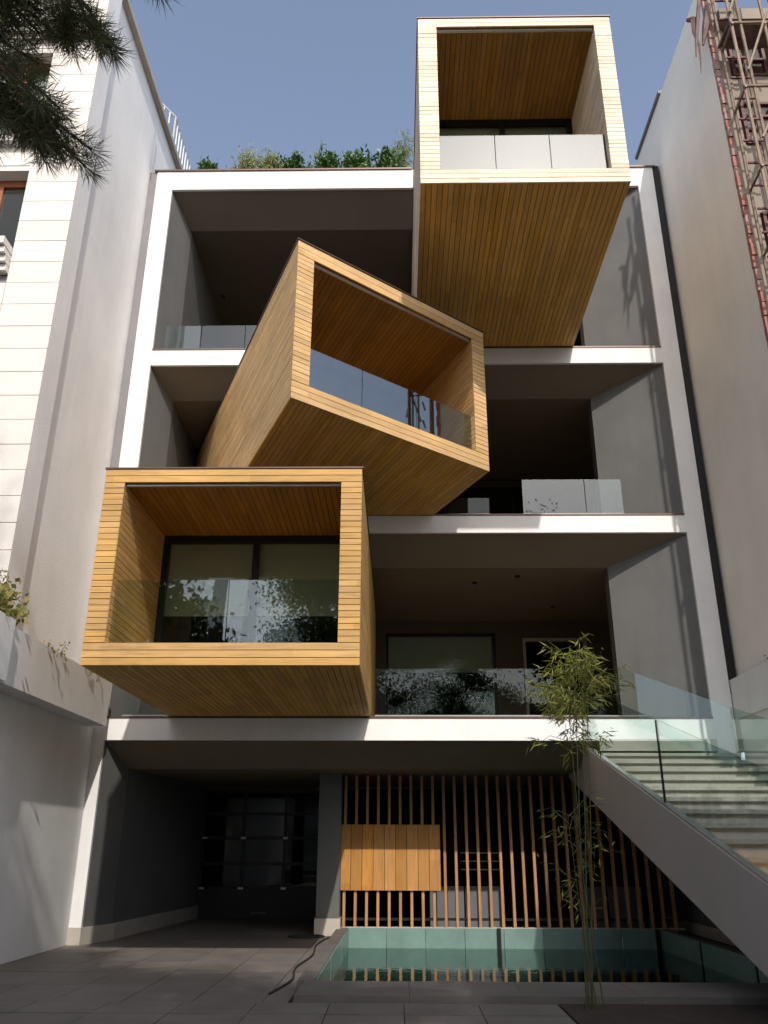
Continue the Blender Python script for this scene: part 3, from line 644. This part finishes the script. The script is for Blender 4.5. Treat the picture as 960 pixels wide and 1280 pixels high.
def ivy(name, c, r, nl, label, mat='dryleaf', drop=0):
    c = Vector(c); t = thing(name, c, label, 'plant'); m = MB(); P = []
    for k in range(7):
        tip = c+Vector((random.uniform(-1, 1)*r*.6, random.uniform(-1, 1)*r, random.uniform(.3, 1.3)*r-drop)); m.tube([c, c.lerp(tip, .5)+Vector((0, 0, .05)), tip], [.008, .006, .003], 5, False)
        q = rng.uniform(.3, 1.0, nl//7)[:, None]; P.append(np.array(c)+(np.array(tip)-np.array(c))*q+rng.normal(size=(nl//7, 3))*r*.16)
    m.build('stem', 'bark', t); P = np.concatenate(P); n_ = len(P); D = rdir(n_)
    cards('foliage', mat, t, P, D, rdir(n_), rng.uniform(.7, 1.2, n_)*.075, .07); return t
ivy('planter_plant', (-4.66, -4.02, 3.70), .5, 640, 'leafy green and yellow plant in the planter at the left edge')
ivy('planter_plant', (5.5, -1.7, 3.76), .42, 200, 'few green leaves over the right planter at the frame edge')
def sprig(c, label, h=.14, n_=9):
    c = Vector(c); t = thing('dry_sprig', c, label, 'sprig', 'dry sprigs along the planter edges'); m = MB(); P = []
    for k in range(3):
        tip = c+Vector((random.uniform(.02, .12), random.uniform(-.16, .16), random.uniform(-.10, h))); m.tube([c, c.lerp(tip, .5)+Vector((0.02, 0, .04)), tip], [.005, .004, .002], 4, False)
        P.append(np.array(tip)+rng.normal(size=(n_, 3))*.03)
    m.build('stem', 'bark', t); P = np.concatenate(P); cards('foliage', 'dryleaf', t, P, rdir(len(P)), rdir(len(P)), .045, .028)
for q, (y, lab) in enumerate(((-2.8, 'dry sprig on the left planter edge, nearest to the grey wall corner'), (-2.35, 'dry sprig second from the corner on the left planter'), (-1.35, 'dry sprig halfway along the left planter edge'), (-.95, 'dry sprig drooping near the house end of the left planter'))):
    sprig((-4.56, y, 3.72), lab)
for q, (y, lab) in enumerate(((-.9, 'low dry sprigs on the right planter, farther one'), (-1.35, 'low dry sprigs on the right planter at the frame edge'))): sprig((5.38, y, 3.82), lab)
# garden hose along the pool edge
def smooth_pts(p, k=6):
    p = [Vector(q) for q in p]; p = [p[0]]+p+[p[-1]]; o = []
    for i in range(1, len(p)-2):
        for j in range(k):
            t = j/k; o.append(.5*((2*p[i])+(p[i+1]-p[i-1])*t+(2*p[i-1]-5*p[i]+4*p[i+1]-p[i+2])*t*t+(3*p[i]-p[i-1]-3*p[i+1]+p[i+2])*t**3))
    return o+[p[-2]]
MB().tube(smooth_pts([(-1.0, 1.4, .015), (-1.12, .9, .015), (-1.18, 0, .015), (-1.12, -1.2, .015), (-1.2, -2.4, .015), (-1.13, -3.4, .015), (-1.24, -4.3, .015)]), .012, 8).build('garden_hose', 'rubber', None, smooth=True, org=Vector((-1.1, -1, 0)), label='black hose lying along the left rim of the pool', category='hose')
MB().tube([(-1.45+.28*math.cos(a*.4), 1.25+.2*math.sin(a*.4), .015+.004*a/8) for a in range(28)], .012, 8).build('cable_coil', 'rubber', None, smooth=True, org=Vector((-1.45, 1.2, 0)), label='loop of dark cable on the paving at the foot of the column', category='cable')

# ---------------------------------------------------------------- pine whose boughs hang into the top left corner
pine = thing('pine_tree', (-4.0, -12.3, 0), 'pine tree whose needled boughs hang into the top left corner', 'tree')
MB().tube([(-4.0, -12.3, 0), (-3.95, -12.2, 3), (-4.0, -12.3, 6), (-3.8, -12.5, 10), (-3.7, -12.6, 14)], [.24, .2, .16, .11, .04], 12).build('trunk', 'bark', pine, smooth=True)
NP, ND = [], []
limb = MB()
def needles(p, d, n_, L=.13):
    p = np.array(p); d = np.array(d)/np.linalg.norm(d)
    t_ = rng.uniform(-.16, .03, n_)[:, None]; dirs = rdir(n_)*.9+d*.55; NP.append(p+d*t_); ND.append(dirs)
def tuft(p, d, n_=110): needles(p, d, n_)
def bough(root_, mid, tips):
    limb = MB(); limb.tube([root_, mid], [.035, .018], 6, False)
    for tp_ in tips:
        tp_ = Vector(tp_); m_ = Vector(mid).lerp(tp_, .5)+Vector((0, 0, .04)); limb.tube([mid, m_, tp_], [.012, .008, .005], 5, False)
        d = tp_-m_; needles(tp_, d, 190, .13); needles(Vector(mid).lerp(tp_, .75), d, 70)
    limb.build('limb', 'bark', pine, smooth=True)
def around(c, r, n_, seed): 
    rr_ = random.Random(seed); return [(c[0]+rr_.uniform(-1, 1)*r, c[1]+rr_.uniform(-1, 1)*r, c[2]+rr_.uniform(-1, 1)*r*.8) for _ in range(n_)]
# (rays through the corner at about 4.6 m)
bough((-3.95, -12.3, 4.6), (-2.0, -10.85, 4.75), around((-1.72, -10.62, 4.47), .22, 17, 1))
bough((-3.95, -12.3, 4.6), (-1.95, -10.7, 4.62), around((-1.60, -10.55, 4.42), .14, 9, 2))
bough((-3.9, -12.3, 5.1), (-1.9, -10.95, 4.93), around((-1.62, -10.9, 4.80), .18, 13, 3))
bough((-3.9, -12.3, 5.1), (-1.5, -10.9, 4.95), around((-1.40, -10.78, 4.70), .10, 8, 4))
bough((-3.9, -12.3, 5.3), (-1.3, -10.95, 5.02), [(-1.08, -10.86, 4.94), (-1.12, -10.9, 4.97), (-1.05, -10.9, 4.98)])
for k in range(46):   # upper crown
    z_ = 7.6+6.4*random.random()**.9; a = random.uniform(0, 6.28); r_ = (14.4-z_)*.34*random.uniform(.5, 1)+.3
    e = Vector((-3.8+math.cos(a)*r_, -12.5+math.sin(a)*r_*.9, z_+r_*.15))
    if e.y > -13.4+(z_-1.32)/1.45: e.y = -13.4+(z_-1.32)/1.45-random.uniform(.3, 1.2)
    limb = MB(); limb.tube([(-3.85, -12.4, z_-.3), Vector((-3.85, -12.4, z_)).lerp(e, .5), e], [.05, .03, .012], 6, False); limb.build('limb', 'bark', pine, smooth=True)
    for q in range(9):
        p = Vector((-3.8, -12.4, z_)).lerp(e, random.uniform(.45, 1.02))+Vector((random.uniform(-.4, .4), random.uniform(-.4, .4), random.uniform(-.2, .3)))
        n_ = 60; NP.append(np.array(p)+rng.normal(size=(n_, 3))*.05); ND.append(rdir(n_))
P = np.concatenate(NP); D = np.concatenate(ND)
cards('needles', 'needle', pine, P, D, rdir(len(P)), rng.uniform(.7, 1.1, len(P))*.125, .0038)

# ---------------------------------------------------------------- street trees behind the viewer (they shade the forecourt and show in the glass)
def tree(base, h, crown, cz, nl, label, kind='leaf', size=.2, seed=1):
    rr_ = random.Random(seed); base = Vector(base); t = thing('street_tree', base, label, 'tree', 'trees along the street')
    m = MB(); top = base+Vector((rr_.uniform(-.4, .4), rr_.uniform(-.4, .4), cz)); m.tube([base, base.lerp(top, .5)+Vector((.1, .05, 0)), top], [.22, .16, .12], 10, False)
    m.build('trunk', 'bark', t, smooth=True)
    lm = MB(); P = []
    ncl = 44
    for k in range(ncl):
        a = rr_.uniform(0, 6.28); q = rr_.uniform(-1, 1); r_ = math.sqrt(max(0, 1-q*q)); f = rr_.uniform(.45, 1)
        c = Vector((top.x+math.cos(a)*r_*crown[0]*f, top.y+math.sin(a)*r_*crown[1]*f, (cz+h)/2+q*(h-cz)/2*f))
        lm.tube([top, top.lerp(c, .5)+Vector((0, 0, .2)), c], [.07, .04, .015], 5, False)
        n_ = nl//ncl; P.append(np.array(c)+rng.normal(size=(n_, 3))*np.array([.5, .5, .38])*rr_.uniform(.7, 1.2))
    lm.build('limb', 'bark', t, smooth=True); P = np.concatenate(P); n_ = len(P)
    cards('crown', kind, t, P, rdir(n_), rdir(n_), rng.uniform(.6, 1.2, n_)*size, size*.55); return t
tree((-.9, -16.1, 0), 12.4, (3.7, 2.1), 7.2, 80000, 'broad tree at the kerb behind the viewpoint, nearest the pine', seed=3, size=.13)
tree((5.6, -16.3, 0), 12.3, (3.6, 2.2), 6.8, 76000, 'broad tree at the kerb opposite the staircase', seed=5, size=.13)
tree((-2.6, -25.5, 0), 9.5, (3.6, 2.2), 3.4, 34000, 'lower bushy tree across the street, behind the broad kerb tree', seed=12, size=.17)
tree((4.2, -26.5, 0), 10, (3.8, 2.2), 3.2, 34000, 'lower bushy tree across the street, opposite the pool', seed=14, size=.17)
tree((9.5, -22, 0), 11, (3.2, 3), 4.5, 16000, 'street tree across from the scaffolded building', seed=8, size=.28)
tree((-8.5, -21, 0), 11, (3.2, 3), 4.5, 16000, 'street tree opposite the cream stone building', seed=9, size=.28)
ob = thing('opposite_building', (0, -36, 0), 'plain rendered building across the street', 'building')
B('wall', 'beige', ob, -16, 14, -42, -34, -.02, 8.5); B('parapet', 'trav', ob, -16.2, 14.2, -42.2, -33.8, 8.5, 8.8)
for fx in range(8):
    for fz in range(3): B('window', 'window', ob, -14+fx*3.5, -12.2+fx*3.5, -34.02, -33.96, .9+fz*2.7, 2.5+fz*2.7)
